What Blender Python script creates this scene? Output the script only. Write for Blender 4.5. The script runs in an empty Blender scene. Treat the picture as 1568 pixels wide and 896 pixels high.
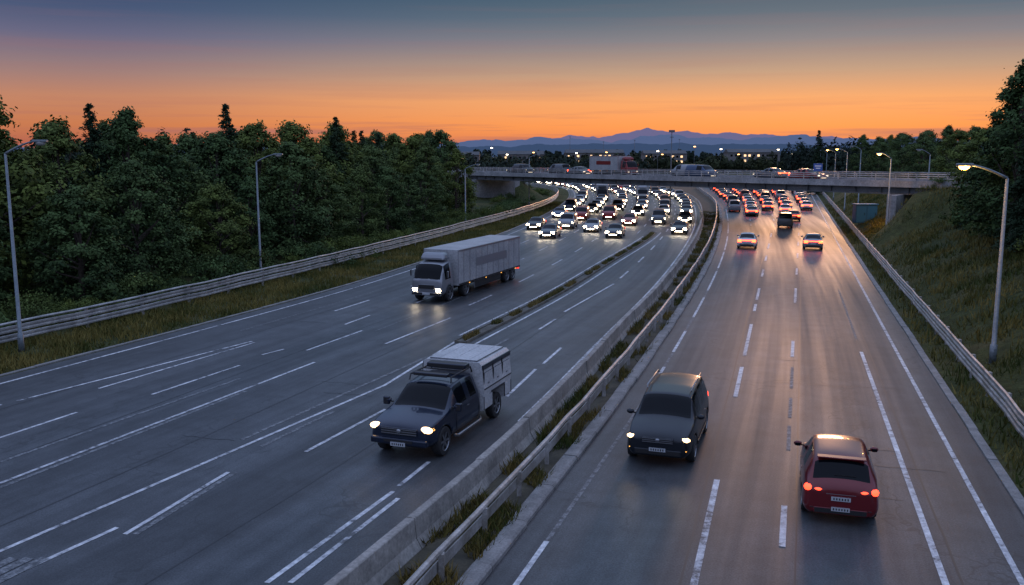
import bpy, bmesh, math, random
import numpy as np
from mathutils import Vector, Matrix
random.seed(7); rng=np.random.default_rng(11)
scene=bpy.context.scene
scene.view_settings.view_transform='Standard'
scene.view_settings.look='None'
scene.view_settings.exposure=0
COL=scene.collection

# ---------------------------------------------------------------- materials
def mat(name,base=(.5,.5,.5),rough=.6,metal=0,emit=None,es=0,coat=0,spec=.5,samp=None):
    m=bpy.data.materials.new(name); m.use_nodes=True
    b=m.node_tree.nodes['Principled BSDF']
    b.inputs['Base Color'].default_value=(*base,1)
    b.inputs['Roughness'].default_value=rough
    b.inputs['Metallic'].default_value=metal
    b.inputs['Coat Weight'].default_value=coat
    b.inputs['Specular IOR Level'].default_value=spec
    if emit:
        b.inputs['Emission Color'].default_value=(*emit,1)
        b.inputs['Emission Strength'].default_value=es
    if samp: m.cycles.emission_sampling=samp
    return m
def N(m,t,**k):
    n=m.node_tree.nodes.new(t)
    for a,v in k.items(): setattr(n,a,v)
    return n
def L(m,a,b): m.node_tree.links.new(a,b)
def ramp(m,fac,stops):
    r=N(m,'ShaderNodeValToRGB'); el=r.color_ramp.elements
    while len(el)<len(stops): el.new(.5)
    for e,(p,c) in zip(el,stops):
        e.position=p; e.color=(*c,1) if len(c)==3 else c
    L(m,fac,r.inputs[0]); return r
def noise(m,vec,scale,detail=4,rough=.6):
    n=N(m,'ShaderNodeTexNoise'); n.inputs['Scale'].default_value=scale
    n.inputs['Detail'].default_value=detail; n.inputs['Roughness'].default_value=rough
    if vec is not None: L(m,vec,n.inputs['Vector'])
    return n
def mapping(m,vec,scale):
    n=N(m,'ShaderNodeMapping'); n.inputs['Scale'].default_value=scale; L(m,vec,n.inputs['Vector']); return n.outputs[0]
def mixc(m,fac,a,b,mode='MIX'):
    n=N(m,'ShaderNodeMix',data_type='RGBA',blend_type=mode)
    if isinstance(fac,(int,float)): n.inputs[0].default_value=fac
    else: L(m,fac,n.inputs[0])
    for i,v in ((6,a),(7,b)):
        if isinstance(v,tuple): n.inputs[i].default_value=(*v,1)
        else: L(m,v,n.inputs[i])
    return n.outputs[2]
def bsdf(m): return m.node_tree.nodes['Principled BSDF']
def bump(m,h,st,dist=.02):
    b=N(m,'ShaderNodeBump'); b.inputs['Strength'].default_value=st; b.inputs['Distance'].default_value=dist
    L(m,h,b.inputs['Height']); L(m,b.outputs[0],bsdf(m).inputs['Normal'])

def asphalt(name):
    m=mat(name,rough=.5)
    uv=N(m,'ShaderNodeUVMap').outputs[0]; geo=N(m,'ShaderNodeNewGeometry').outputs['Position']
    streak=noise(m,mapping(m,uv,(1.1,.02,1)),1.0,4)
    patch=noise(m,mapping(m,uv,(.25,.06,1)),1.0,5)
    grain=noise(m,geo,22,3,.75); blot=noise(m,geo,.9,6,.65)
    c1=ramp(m,streak.outputs[0],[(.3,(.032,.037,.042)),(.7,(.070,.075,.080))]).outputs[0]
    c2=ramp(m,patch.outputs[0],[(.35,(.62,.62,.62)),(.7,(1.3,1.3,1.3))]).outputs[0]
    c3=ramp(m,grain.outputs[0],[(.3,(.4,.4,.4)),(.7,(1.7,1.7,1.7))]).outputs[0]
    c4=ramp(m,blot.outputs[0],[(.35,(.75,.75,.75)),(.65,(1.2,1.2,1.2))]).outputs[0]
    c=mixc(m,1.0,c1,c2,'MULTIPLY'); c=mixc(m,1.0,c,c3,'MULTIPLY'); c=mixc(m,1.0,c,c4,'MULTIPLY')
    vor=N(m,'ShaderNodeTexVoronoi',feature='DISTANCE_TO_EDGE'); vor.inputs['Scale'].default_value=1
    wob=noise(m,geo,.7,3)
    wv=N(m,'ShaderNodeVectorMath',operation='ADD'); L(m,mapping(m,uv,(.22,.07,1)),wv.inputs[0])
    sc=N(m,'ShaderNodeVectorMath',operation='SCALE'); L(m,wob.outputs['Color'],sc.inputs[0]); sc.inputs['Scale'].default_value=.5
    L(m,sc.outputs[0],wv.inputs[1]); L(m,wv.outputs[0],vor.inputs['Vector'])
    cr=ramp(m,vor.outputs[0],[(0,(1,1,1)),(.012,(0,0,0))]).outputs[0]
    gate=ramp(m,noise(m,geo,.12,2).outputs[0],[(.47,(0,0,0)),(.53,(.8,.8,.8))]).outputs[0]
    cm=mixc(m,1.0,cr,gate,'MULTIPLY')
    c=mixc(m,cm,c,(.018,.02,.022))
    L(m,c,bsdf(m).inputs['Base Color'])
    rr=N(m,'ShaderNodeMapRange'); L(m,streak.outputs[0],rr.inputs[0]); rr.inputs[1].default_value=.3; rr.inputs[2].default_value=.7
    rr.inputs[3].default_value=.57; rr.inputs[4].default_value=.43
    L(m,rr.outputs[0],bsdf(m).inputs['Roughness'])
    return m
M_asph=asphalt('asphalt')
def mottled(name,a,b,scale=1.5,rough=.8,metal=0,g=None,bst=.3):
    m=mat(name,rough=rough,metal=metal); geo=N(m,'ShaderNodeNewGeometry').outputs['Position']
    n=noise(m,geo,scale,7,.65); n2=noise(m,geo,scale*12,4,.7)
    c=ramp(m,n.outputs[0],[(.32,a),(.68,b)]).outputs[0]
    c=mixc(m,1.0,c,ramp(m,n2.outputs[0],[(.3,(.7,.7,.7)),(.7,(1.25,1.25,1.25))]).outputs[0],'MULTIPLY')
    L(m,c,bsdf(m).inputs['Base Color'])
    if bst: bump(m,n2.outputs[0],bst,.02)
    return m
def paintmat():
    m=mat('road_paint',rough=.55); geo=N(m,'ShaderNodeNewGeometry').outputs['Position']
    n=noise(m,geo,3.5,8,.75); n2=noise(m,geo,.35,3)
    s=N(m,'ShaderNodeMath',operation='ADD'); L(m,n.outputs[0],s.inputs[0])
    s2=N(m,'ShaderNodeMath',operation='MULTIPLY'); L(m,n2.outputs[0],s2.inputs[0]); s2.inputs[1].default_value=.5
    L(m,s2.outputs[0],s.inputs[1])
    c=ramp(m,s.outputs[0],[(.60,(.07,.075,.08)),(.70,(.34,.35,.37)),(.90,(.7,.71,.72))]).outputs[0]
    L(m,c,bsdf(m).inputs['Base Color']); return m
M_paint=paintmat()
def wornpaint():
    m=mat('worn_road_paint',rough=.6); geo=N(m,'ShaderNodeNewGeometry').outputs['Position']
    n=noise(m,geo,5,8,.8)
    c=ramp(m,n.outputs[0],[(.44,(.055,.06,.065)),(.62,(.24,.25,.26))]).outputs[0]
    L(m,c,bsdf(m).inputs['Base Color']); return m
M_worn=wornpaint()
M_tar=mat('tar_seal',(.02,.021,.023),.45)
M_conc=mottled('concrete',(.16,.15,.135),(.36,.34,.31),.8,.85)
M_kerb=mottled('kerb_concrete',(.13,.13,.125),(.28,.27,.26),1.6,.85)
M_bconc=mottled('bridge_concrete',(.17,.175,.18),(.36,.36,.36),.4,.8)
M_girder=mottled('girder_steel',(.06,.07,.08),(.13,.14,.15),.5,.6)
M_galv=mottled('galvanised_steel',(.25,.25,.25),(.58,.58,.57),1.1,.42,.5,bst=.08)
M_galv2=mottled('weathered_steel',(.2,.18,.15),(.5,.49,.48),1.3,.5,.4,bst=.1)
M_pole=mottled('pole_steel',(.13,.16,.18),(.2,.23,.25),1.,.5,.3,bst=0)
M_soil=mottled('median_soil',(.035,.032,.022),(.10,.085,.055),1.2,.95)
M_bark=mottled('bark',(.03,.022,.016),(.08,.06,.045),3,.9,bst=0)
M_dark=mat('dark_plastic',(.012,.012,.013),.5)
def groundmat():
    m=mat('ground_grass',rough=.95,spec=.2); geo=N(m,'ShaderNodeNewGeometry').outputs['Position']
    n=noise(m,geo,.12,8,.7); n2=noise(m,geo,2.2,6,.7)
    c=ramp(m,n.outputs[0],[(.32,(.026,.038,.012)),(.5,(.055,.062,.02)),(.68,(.10,.085,.035))]).outputs[0]
    c=mixc(m,1.0,c,ramp(m,n2.outputs[0],[(.3,(.5,.5,.5)),(.7,(1.4,1.4,1.4))]).outputs[0],'MULTIPLY')
    L(m,c,bsdf(m).inputs['Base Color']); bump(m,n2.outputs[0],.8,.3); return m
M_ground=groundmat()
def leafmat(name,a,b):
    m=mat(name,rough=.8,spec=.12); at=N(m,'ShaderNodeAttribute',attribute_name='tint')
    oi=N(m,'ShaderNodeObjectInfo')
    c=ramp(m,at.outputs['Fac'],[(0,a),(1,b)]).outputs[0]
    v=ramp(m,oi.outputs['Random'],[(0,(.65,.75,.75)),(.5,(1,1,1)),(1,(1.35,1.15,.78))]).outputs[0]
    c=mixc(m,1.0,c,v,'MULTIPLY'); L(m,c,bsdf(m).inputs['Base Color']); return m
M_leaf=leafmat('foliage',(.022,.038,.015),(.10,.148,.048))
M_con=leafmat('conifer_foliage',(.014,.028,.015),(.05,.082,.04))
M_dist=leafmat('distant_foliage',(.014,.022,.017),(.038,.053,.035))
M_grass=leafmat('grass_blades',(.04,.058,.016),(.17,.145,.05))
M_weed=leafmat('weeds',(.03,.05,.015),(.15,.12,.05))

def newobj(name,me,parent=None):
    o=bpy.data.objects.new(name,me); COL.objects.link(o)
    if parent: o.parent=parent
    return o
def empty(name,loc=(0,0,0)):
    o=bpy.data.objects.new(name,None); o.location=loc; COL.objects.link(o); o.empty_display_size=.2; return o
def pymesh(name,v,f,uv=None,smooth=False):
    me=bpy.data.meshes.new(name); me.from_pydata(v,[],f)
    if uv is not None:
        l=me.uv_layers.new(name='UVMap')
        for lp in me.loops: l.data[lp.index].uv=uv[lp.vertex_index]
    if smooth: me.polygons.foreach_set('use_smooth',[True]*len(me.polygons))
    me.update(); return me

# ---------------------------------------------------------------- road alignment (metres; camera stands on an overpass at 0,0)
def curve(p):
    ys=np.array([a for a,b in p],float); xs=np.array([b for a,b in p],float); m=np.gradient(xs,ys)
    def f(y):
        if y<=ys[0]: return float(xs[0]+m[0]*(y-ys[0]))
        if y>=ys[-1]: return float(xs[-1]+m[-1]*(y-ys[-1]))
        i=int(np.searchsorted(ys,y)-1); h=ys[i+1]-ys[i]; t=(y-ys[i])/h
        return float((2*t**3-3*t*t+1)*xs[i]+(t**3-2*t*t+t)*h*m[i]+(-2*t**3+3*t*t)*xs[i+1]+(t**3-t*t)*h*m[i+1])
    return f
fA=curve([(0,-33.5),(18,-26.8),(35.2,-20.2),(47.3,-15.6),(57.2,-12),(72.2,-7.5),(90.6,-3),(120,3.2),(159.6,9.5),(203,13.9),(238,14.6),(270,10),(300,0),(340,-20)])
fB=curve([(0,-10.2),(18.1,-3.3),(24.7,-.9),(33.9,2.0),(42.3,4.45),(57.2,8.9),(84.6,16.3),(134.4,27.6),(170,33.8),(206,37),(240,34.5),(270,29),(300,19),(340,-1)])
fK=curve([(0,-6.9),(18.1,-.67),(30.5,3.4),(49.2,9.1),(76.7,16.9),(134.4,30.9),(170.6,38.4),(203,43.4),(260,52),(340,64)])
fE=lambda y:.3*y+5.35
fG=curve([(0,-39.5),(20,-32),(41.6,-23.8),(49.2,-21.2),(63.1,-17),(84.6,-11),(110.7,-4.4),(137,1.8),(183,8.9),(221,9.8),(256,3.5),(284,-8),(330,-32)])
fGR=lambda y:fE(y)+2.35
def yr(a,b,s):
    n=max(2,int(round((b-a)/s))+1); return [float(q) for q in np.linspace(a,b,n)]
def strip(name,f1,f2,ys,z,m,nu=1):
    v=[];f=[];uv=[];n=nu+1
    for y in ys:
        x1,x2=f1(y),f2(y)
        for k in range(n):
            x=x1+(x2-x1)*k/nu; v.append((x,y,z)); uv.append(((x-x1),y))
    for j in range(len(ys)-1):
        for k in range(nu):
            a=j*n+k; f.append((a,a+1,a+1+n,a+n))
    o=newobj(name,pymesh(name,v,f,uv)); o.data.materials.append(m); return o
def path(f,ys,off=0,z=0):
    P=[]
    for y in ys:
        t=Vector((f(y+.5)-f(y-.5),1.0)).normalized()
        P.append((f(y)+t.y*off,y-t.x*off,z))
    return P
def sweep_into(bm,P,prof,mi=0,closed=True,caps=True):
    rings=[]
    for i,p in enumerate(P):
        a=Vector(P[max(i-1,0)]); b=Vector(P[min(i+1,len(P)-1)]); t=(b-a); t.z=0; t.normalize(); n=Vector((t.y,-t.x,0))
        rings.append([bm.verts.new(Vector(p)+n*o+Vector((0,0,z))) for o,z in prof])
    k=len(prof); R=range(k if closed else k-1)
    for i in range(len(P)-1):
        for j in R:
            f=bm.faces.new((rings[i][j],rings[i][(j+1)%k],rings[i+1][(j+1)%k],rings[i+1][j])); f.material_index=mi
    if closed and caps:
        for r in (rings[0],rings[-1]):
            f=bm.faces.new(r); f.material_index=mi
def tube_into(bm,pts,rad,seg=8,mi=0,smooth=True):
    rings=[]; pts=[Vector(p) for p in pts]
    if not hasattr(rad,'__len__'): rad=[rad]*len(pts)
    for i,p in enumerate(pts):
        t=(pts[min(i+1,len(pts)-1)]-pts[max(i-1,0)]).normalized()
        u=t.cross(Vector((0,0,1)))
        if u.length<.05: u=t.cross(Vector((0,1,0)))
        u.normalize(); w=t.cross(u)
        rings.append([bm.verts.new(p+(u*math.cos(2*math.pi*j/seg)+w*math.sin(2*math.pi*j/seg))*rad[i]) for j in range(seg)])
    for i in range(len(pts)-1):
        for j in range(seg):
            f=bm.faces.new((rings[i][j],rings[i][(j+1)%seg],rings[i+1][(j+1)%seg],rings[i+1][j])); f.material_index=mi; f.smooth=smooth
    for r in (rings[0],rings[-1]):
        f=bm.faces.new(r); f.material_index=mi
def box_into(bm,c,s,mi=0,bev=0,taper=None,rot=0):
    r=bmesh.ops.create_cube(bm,size=1); vs=r['verts']
    for v in vs:
        v.co=Vector((v.co.x*s[0],v.co.y*s[1],v.co.z*s[2]))
        if taper and v.co.z>0: v.co.x*=taper[0]; v.co.y*=taper[1]
    if rot: bmesh.ops.rotate(bm,verts=vs,cent=(0,0,0),matrix=Matrix.Rotation(rot,3,'Z'))
    for v in vs: v.co+=Vector(c)
    fs=set(f for v in vs for f in v.link_faces)
    for f in fs: f.material_index=mi
    if bev:
        es=list(set(e for v in vs for e in v.link_edges))
        bmesh.ops.bevel(bm,geom=es,offset=bev,segments=2,affect='EDGES',profile=.5,clamp_overlap=True)
def ell_into(bm,c,s,mi=0,u=10,v=6,rot=None):
    r=bmesh.ops.create_uvsphere(bm,u_segments=u,v_segments=v,radius=1)
    for w in r['verts']:
        w.co=Vector((w.co.x*s[0],w.co.y*s[1],w.co.z*s[2]))
        if rot: w.co=rot@w.co
        w.co+=Vector(c)
    for f in set(f for w in r['verts'] for f in w.link_faces): f.material_index=mi; f.smooth=True
def bm_obj(name,bm,ms,parent=None):
    bmesh.ops.recalc_face_normals(bm,faces=bm.faces)
    me=bpy.data.meshes.new(name); bm.to_mesh(me); bm.free()
    for m in ms: me.materials.append(m)
    return newobj(name,me,parent)

# bridge geometry
BR0=Vector((-6.6,170,0)); BD=Vector((.516,-.857,0)).normalized(); BN=Vector((-BD.y,BD.x,0))
def bz(s): return 5.3+.65*s/95.7
# ---------------------------------------------------------------- terrain
def sstep(a,b,x):
    t=min(max((x-a)/(b-a),0),1); return t*t*(3-2*t)
from mathutils import noise as mn
def gh(x,y):
    x=float(x);y=float(y);z=-.06
    d=(x-fE(y)-3.2)*.958 if y>-60 else 0
    if d>0:
        cap=6.2*(1-.55*sstep(150,260,y))
        h=cap*(1-math.exp(-d*.62/cap*1.15))
        h*=1-sstep(60,160,d)
        z+=h+ .35*mn.noise(Vector((x*.15,y*.15,0)))*min(1,d/4)
    dl=(fG(y) if y<330 else -32-(y-330))-x
    if dl>1.5 and y<330: z+=min((dl-1.5)*.06,.8)*(1-sstep(60,160,dl))+.25*mn.noise(Vector((x*.2,y*.2,3)))*min(1,(dl-1.5)/4)
    r=Vector((x,y,0))-BR0; s=r.dot(BD); o=abs(r.dot(BN)-4.5)
    if s<1 and s>-110:
        m=(bz(s)-.5)*(1-sstep(6,15,o))*sstep(1,-6,s) if s>-6 else (bz(s)-.5)*(1-sstep(6,15,o)); z=max(z,m)
    if s>89 and s<150:
        m=(bz(s)-.3)*(1-sstep(6,13,o))*sstep(89,93,s); z=max(z,m)
    return z
def axis(a,b,st,far):
    c=[float(q) for q in np.arange(a,b+.01,st)]; g=st; lo=[c[0]];hi=[c[-1]]
    while hi[-1]<far: g*=1.35; hi.append(hi[-1]+g); lo.append(lo[-1]-g)
    return sorted(lo[1:])+c+hi[1:]
gx=axis(-75,110,2.2,12000); gy=axis(-30,330,2.4,12000)
gv=[(x,y,gh(x,y)) for y in gy for x in gx]; nx=len(gx)
gf=[(j*nx+i,j*nx+i+1,(j+1)*nx+i+1,(j+1)*nx+i) for j in range(len(gy)-1) for i in range(nx-1)]
g=newobj('ground',pymesh('ground',gv,gf,smooth=True)); g.data.materials.append(M_ground)

# ---------------------------------------------------------------- roads
Y=yr(-25,60,1.5)+yr(62,340,3)
strip('left_carriageway',lambda y:fA(y)-1.0,lambda y:fB(y)+.05,Y,0.004,M_asph,6)
strip('right_carriageway',lambda y:fK(y)-.05,lambda y:fE(y)+.95,Y,0.004,M_asph,4)
strip('median_strip',lambda y:fB(y)+.5,lambda y:fK(y)-.3,Y,.05,M_soil,2)
bm=bmesh.new()
def broken(bm,f,off,y0,y1,prof,seg,gap,mi=0,z=0):
    y=y0
    while y<y1:
        P=path(f,yr(y,y+seg-gap,1.2),off+random.uniform(-.02,.02),z+random.uniform(-.012,.012)); sweep_into(bm,P,prof,mi); y+=seg
broken(bm,lambda y:fA(y)-1.2,0,14,260,[(-.1,-.1),(-.1,.05),(.1,.05),(.1,-.1)],3.0,.03)
broken(bm,fK,-.45,-10,260,[(0,-.1),(0,.12),(.04,.15),(.4,.15),(.45,.1),(.45,-.1)],2.4,.035)
broken(bm,lambda y:fE(y)+.95,0,5,220,[(0,-.1),(0,.06),(.28,.06),(.28,-.1)],3.0,.03)
bm_obj('kerb',bm,[M_kerb])

# markings
def paint(bm,P,w,z=.012,mi=0):
    sweep_into(bm,[(p[0],p[1],z) for p in P],[(-w/2,0),(w/2,0)],mi,closed=False)
def lin(p,q,n=4): return [(p[0]+(q[0]-p[0])*i/n,p[1]+(q[1]-p[1])*i/n) for i in range(n+1)]
lane=lambda s:(lambda y:fA(y)+(fB(y)-fA(y))*s)
bm=bmesh.new()
def fl(f,off,a,b,w,mi=0,st=2.,z=.012): paint(bm,path(f,yr(a,b,st),off),w,z,mi)
fl(fA,0,12,300,.14)
fl(fE,0,4,230,.14)
R4=lambda y:.3*y+3.72; fl(R4,0,2,41,.15)
fl(R4,0,44,60,.1,1); 
R2=lambda y:.3*y-1.6; R3=lambda y:.315*y-.05
for a,b in ((10,24.4),(33.2,38),(40.2,47.9),(52,54.5),(56,61),(67,71),(77,81),(87,92),(99,104)): fl(R2,0,a,b,.16)
for a,b in ((8,13),(20,22.5),(40,43.5),(55,61),(68,72),(79,83),(90,94),(101,105),(112,116)): fl(R3,0,a,b,.15)
for a,b in ((27,29.5),(30.5,33),(34.5,38)): fl(R3,.03,a,b,.12,1)
R5=lambda y:fK(y)+.75
for a,b in ((17.8,20.3),(34,38),(41,46),(50,57),(60,70),(72,84),(86,100),(104,120),(124,150)): fl(R5,0,a,b,.13)
fl(R5,0,5,300,.11,1,z=.008)
for yy in range(115,260,9):
    for s in (.27,.5,.73): 
        f=lambda y,s=s:fK(y)+(fE(y)-fK(y))*s
        fl(f,0,yy,yy+3.5,.15)
segs=[[(-19.9,29.5),(-18.5,32.1)],[(-18.2,32.6),(-12.6,43.4)],[(-17.6,25),(-15.3,31.1)],[(-13.6,33.5),(-11.7,38.3)],[(-16.0,34.4),(-12.4,43.1)],
 [(-11.3,40.4),(-10.6,41.6)],[(-9.5,41.3),(-7.7,46.1)],[(-8.9,47.8),(-8.0,50.6)],[(-19,12),(-16.6,18),(-14.1,24.2),(-8.6,38.9)],[(-6.05,42.8),(-3.4,49.8)],
 [(-14,14.3),(-11.7,19.8),(-5.0,34.9),(-2.5,44.2)],[(-9.25,20.7),(-8.1,25)],[(-10.9,18.3),(-9.6,21.1)],
 [(-5.2,18.2),(-3.2,23.5)],[(-4.7,18.2),(-3.0,23.0)],[(-3.1,23.9),(-2.45,25.9)],[(-6.3,26.8),(-4.5,31.5)],[(-.2,33.2),(1,37.6)],[(1.35,38.6),(2.3,41.9)],
 [(3.0,51.7),(7.1,63.1)],[(1.4,46.4),(2.4,49.4)]]
for s in segs:
    P=[]
    for a,b in zip(s[:-1],s[1:]): P+=lin(a,b)[:-1]
    P.append(s[-1]); paint(bm,P,.13)
for s in [[(-9.0,20.7),(-7.9,25)],[(-7.8,27.3),(-6.3,31.2)],[(-14.6,22),(-10.2,34)],[(-4.2,32.5),(-.2,44)],[(-17.5,20),(-11,36)],[(-8.6,28),(-3.8,40)]]: paint(bm,lin(*s,8),.15,.010,1)
for i in range(3): paint(bm,lin((-11.9+.35*i,17.6),(-11.2+.35*i,19.4)),.26,.014,1)
fl(lane(.975),0,30,260,.13)
fdiv=curve([(42.3,-2.7),(58.6,2.9),(74.4,7.6),(98,14.6),(130,22.0)])
fl(fdiv,-.75,44.5,100,.13); fl(fdiv,.75,42,105,.13)
for s,y0 in ((.17,52),(.33,55),(.5,54),(.83,66),(.68,104)):
    yy=y0
    while yy<290: fl(lane(s),0,yy,yy+4.,.14); yy+=10
for s in (.1,.42): fl(lane(s),0,46,75,.1,1)
def wob(f,a,b,o,w,amp=.05):
    P=path(f,yr(a,b,1.2),o); P=[(p[0]+random.uniform(-amp,amp),p[1]) for p in P]; paint(bm,P,w,.009,2)
wob(R2,5,110,-.28,.05,.012); wob(R3,5,110,.3,.04,.012); wob(R4,5,90,.35,.05,.012)
for s in (.14,.36,.55,.8): wob(lane(s),8,140,.2,.05,.012)
for k in range(26):
    y0=random.uniform(16,75); l=random.uniform(.8,3.2)
    if random.random()<.5: x0=random.uniform(fA(y0)+1,fB(y0)-2)
    else: x0=random.uniform(fK(y0)+1.5,fE(y0)-2)
    paint(bm,[(x0+l*i/8,y0+random.uniform(-.08,.08)-.3*l*i/8) for i in range(9)],random.uniform(.02,.045),.0095,2)
bm_obj('lane_markings',bm,[M_paint,M_worn,M_tar])

# low divider within the left carriageway
bm=bmesh.new()
sweep_into(bm,path(fdiv,yr(43,104,1.5)),[(-.35,0),(-.32,.12),(-.24,.13),(-.24,.09),(.24,.09),(.24,.13),(.32,.12),(.35,0)])
bm_obj('divider_kerb',bm,[mottled('divider_soil_kerb',(.05,.05,.04),(.13,.12,.10),1.2,.9)])

# concrete median barrier
bm=bmesh.new()
bp=[(0,-.02),(.0,.08),(.13,.3),(.17,.76),(.19,.78),(.37,.78),(.39,.76),(.43,.3),(.56,.08),(.56,-.02)]
y=-8
while y<235:
    dz=random.uniform(-.015,.015); P=path(fB,yr(y,y+3.96,1.0),random.uniform(-.02,.02),dz); sweep_into(bm,P,bp); y+=4.0
bm_obj('concrete_barrier',bm,[M_conc])

# guardrails
WB=[(0,-.16),(.05,-.13),(.05,-.06),(0,-.02),(0,.02),(.05,.06),(.05,.13),(0,.16),(-.015,.16),(-.015,.02),(-.015,-.02),(-.015,-.16)]
def wb(z,side): return [(o*side,zz+z) for o,zz in WB]
CIRC=lambda r,z,o=0:[(o+r*math.cos(a*math.pi/4),z+r*math.sin(a*math.pi/4)) for a in range(8)]
def rail(name,f,y0,y1,profs,post_h,step,m,side,po=0):
    bm=bmesh.new()
    P=path(f,yr(y0,y1,2.))
    P=[(p[0]+random.uniform(-.03,.03),p[1],p[2]+random.uniform(-.022,.022)) for p in P]
    for pr in profs: sweep_into(bm,P,pr)
    for p in path(f,yr(y0+1,y1-1,step),po):
        box_into(bm,(p[0],p[1],post_h/2-.15),(.12,.16,post_h+.3),0)
    return bm_obj(name,bm,[m])
rail('guardrail',fG,14,262,[wb(.42,1),wb(.82,1),CIRC(.06,1.12)],1.12,4,M_galv,1,po=-.12)
rail('guardrail',fGR,2,230,[wb(.45,-1),wb(.85,-1)],.98,3,M_galv2,-1,po=.12)
rail('guardrail',lambda y:fK(y)-.85,-8,240,[CIRC(.075,.72),[(o*-.8,z*.8+.42) for o,z in WB]],.72,2.5,M_galv2,-1,po=0.04)

# ---------------------------------------------------------------- vegetation
def leaf_mesh(name,C,Nn,S,T,mats,trunkbm=None,aspect=.6):
    n=len(C); a=rng.normal(size=(n,3)); u=np.cross(Nn,a); u/=np.linalg.norm(u,axis=1)[:,None]+1e-9; w=np.cross(Nn,u)
    S=S[:,None]; V=np.stack([C-u*S,C-w*S*aspect,C+u*S,C+w*S*aspect],1).reshape(-1,3)
    tv=[];tf=[]
    if trunkbm:
        trunkbm.verts.ensure_lookup_table(); tv=[tuple(v.co) for v in trunkbm.verts]; 
        for i,v in enumerate(trunkbm.verts): v.index=i
        tf=[[v.index for v in f.verts] for f in trunkbm.faces]; trunkbm.free()
    me=bpy.data.meshes.new(name)
    nv=len(V)+len(tv); allv=np.concatenate([V,np.array(tv)]) if tv else V
    lv=np.concatenate([np.arange(n*4),np.array([i+n*4 for f in tf for i in f],dtype=int)]) if tf else np.arange(n*4)
    ls=[4]*n+[len(f) for f in tf]; st=np.concatenate([[0],np.cumsum(ls)[:-1]])
    me.vertices.add(nv); me.vertices.foreach_set('co',allv.astype(np.float32).ravel())
    me.loops.add(len(lv)); me.loops.foreach_set('vertex_index',lv.astype(np.int32))
    me.polygons.add(len(ls)); me.polygons.foreach_set('loop_start',st.astype(np.int32)); me.polygons.foreach_set('loop_total',np.array(ls,np.int32))
    me.polygons.foreach_set('material_index',np.array([0]*n+[1]*len(tf),np.int32))
    at=me.attributes.new('tint','FLOAT','POINT'); t=np.concatenate([np.repeat(T,4),np.zeros(len(tv))]); at.data.foreach_set('value',t.astype(np.float32))
    for m in mats: me.materials.append(m)
    me.update(calc_edges=True); me.validate(); return me
def unit(n):
    d=rng.normal(size=(n,3)); return d/np.linalg.norm(d,axis=1)[:,None]
def tree_mesh(name,H,R,nc=140,per=120,base=.08,pt=.74):
    Cs=[];Ns=[];Ss=[];Ts=[];cents=[]
    lob=rng.uniform(0,6.28,3)
    for k in range(nc):
        t=(k+rng.uniform(0,1))/nc; ang=rng.uniform(0,6.28)
        env=R*(max(0,math.sin(math.pi*min(1,.24+pt*t)))**.85)*(1+.2*math.sin(2*ang+lob[0]+4*t)+.12*math.sin(5*ang+lob[1]))
        rr=env*math.sqrt(rng.uniform(.25,1)); c=np.array([rr*math.cos(ang),rr*math.sin(ang),H*(base+(1-base)*t)-.5])
        cr=rng.uniform(.45,.85)*(R/3.)*(1.15-.5*t); n=int(per*rng.uniform(.7,1.3)); d=unit(n); d[:,2]=np.where(d[:,2]<-.4,-d[:,2],d[:,2])
        rad=np.abs(rng.normal(.8,.32,n))
        p=c+d*(cr*rad)[:,None]*np.array([1.05,1.05,.95]); nn=d*.9+rng.normal(size=(n,3))*.5+np.array([0,0,.35])+np.array([math.cos(ang),math.sin(ang),0])*.4; nn/=np.linalg.norm(nn,axis=1)[:,None]
        Cs.append(p);Ns.append(nn);Ss.append(rng.uniform(.07,.16,n)); 
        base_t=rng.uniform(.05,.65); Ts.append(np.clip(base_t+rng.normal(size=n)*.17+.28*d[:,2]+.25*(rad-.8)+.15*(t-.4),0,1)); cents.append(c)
    bm=bmesh.new(); top=Vector((rng.uniform(-.3,.3),rng.uniform(-.3,.3),H*.85))
    tube_into(bm,[(0,0,-.5),(0.05,0,H*.25),(top.x*.5,top.y*.5,H*.5),top],[.24*R/3,.18*R/3,.12*R/3,.04],7)
    for c in cents[::8]:
        z0=max(H*.2,c[2]*.6); f=min(1,z0/(H*.8)); s=Vector((top.x*f*f,top.y*f*f,z0)); e=Vector(c); mid=(s+e)/2+Vector((0,0,-.2))
        tube_into(bm,[s,mid,e],[.09,.06,.02],5)
    return leaf_mesh(name,np.concatenate(Cs),np.concatenate(Ns),np.concatenate(Ss),np.concatenate(Ts),[M_leaf,M_bark],bm)
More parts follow.
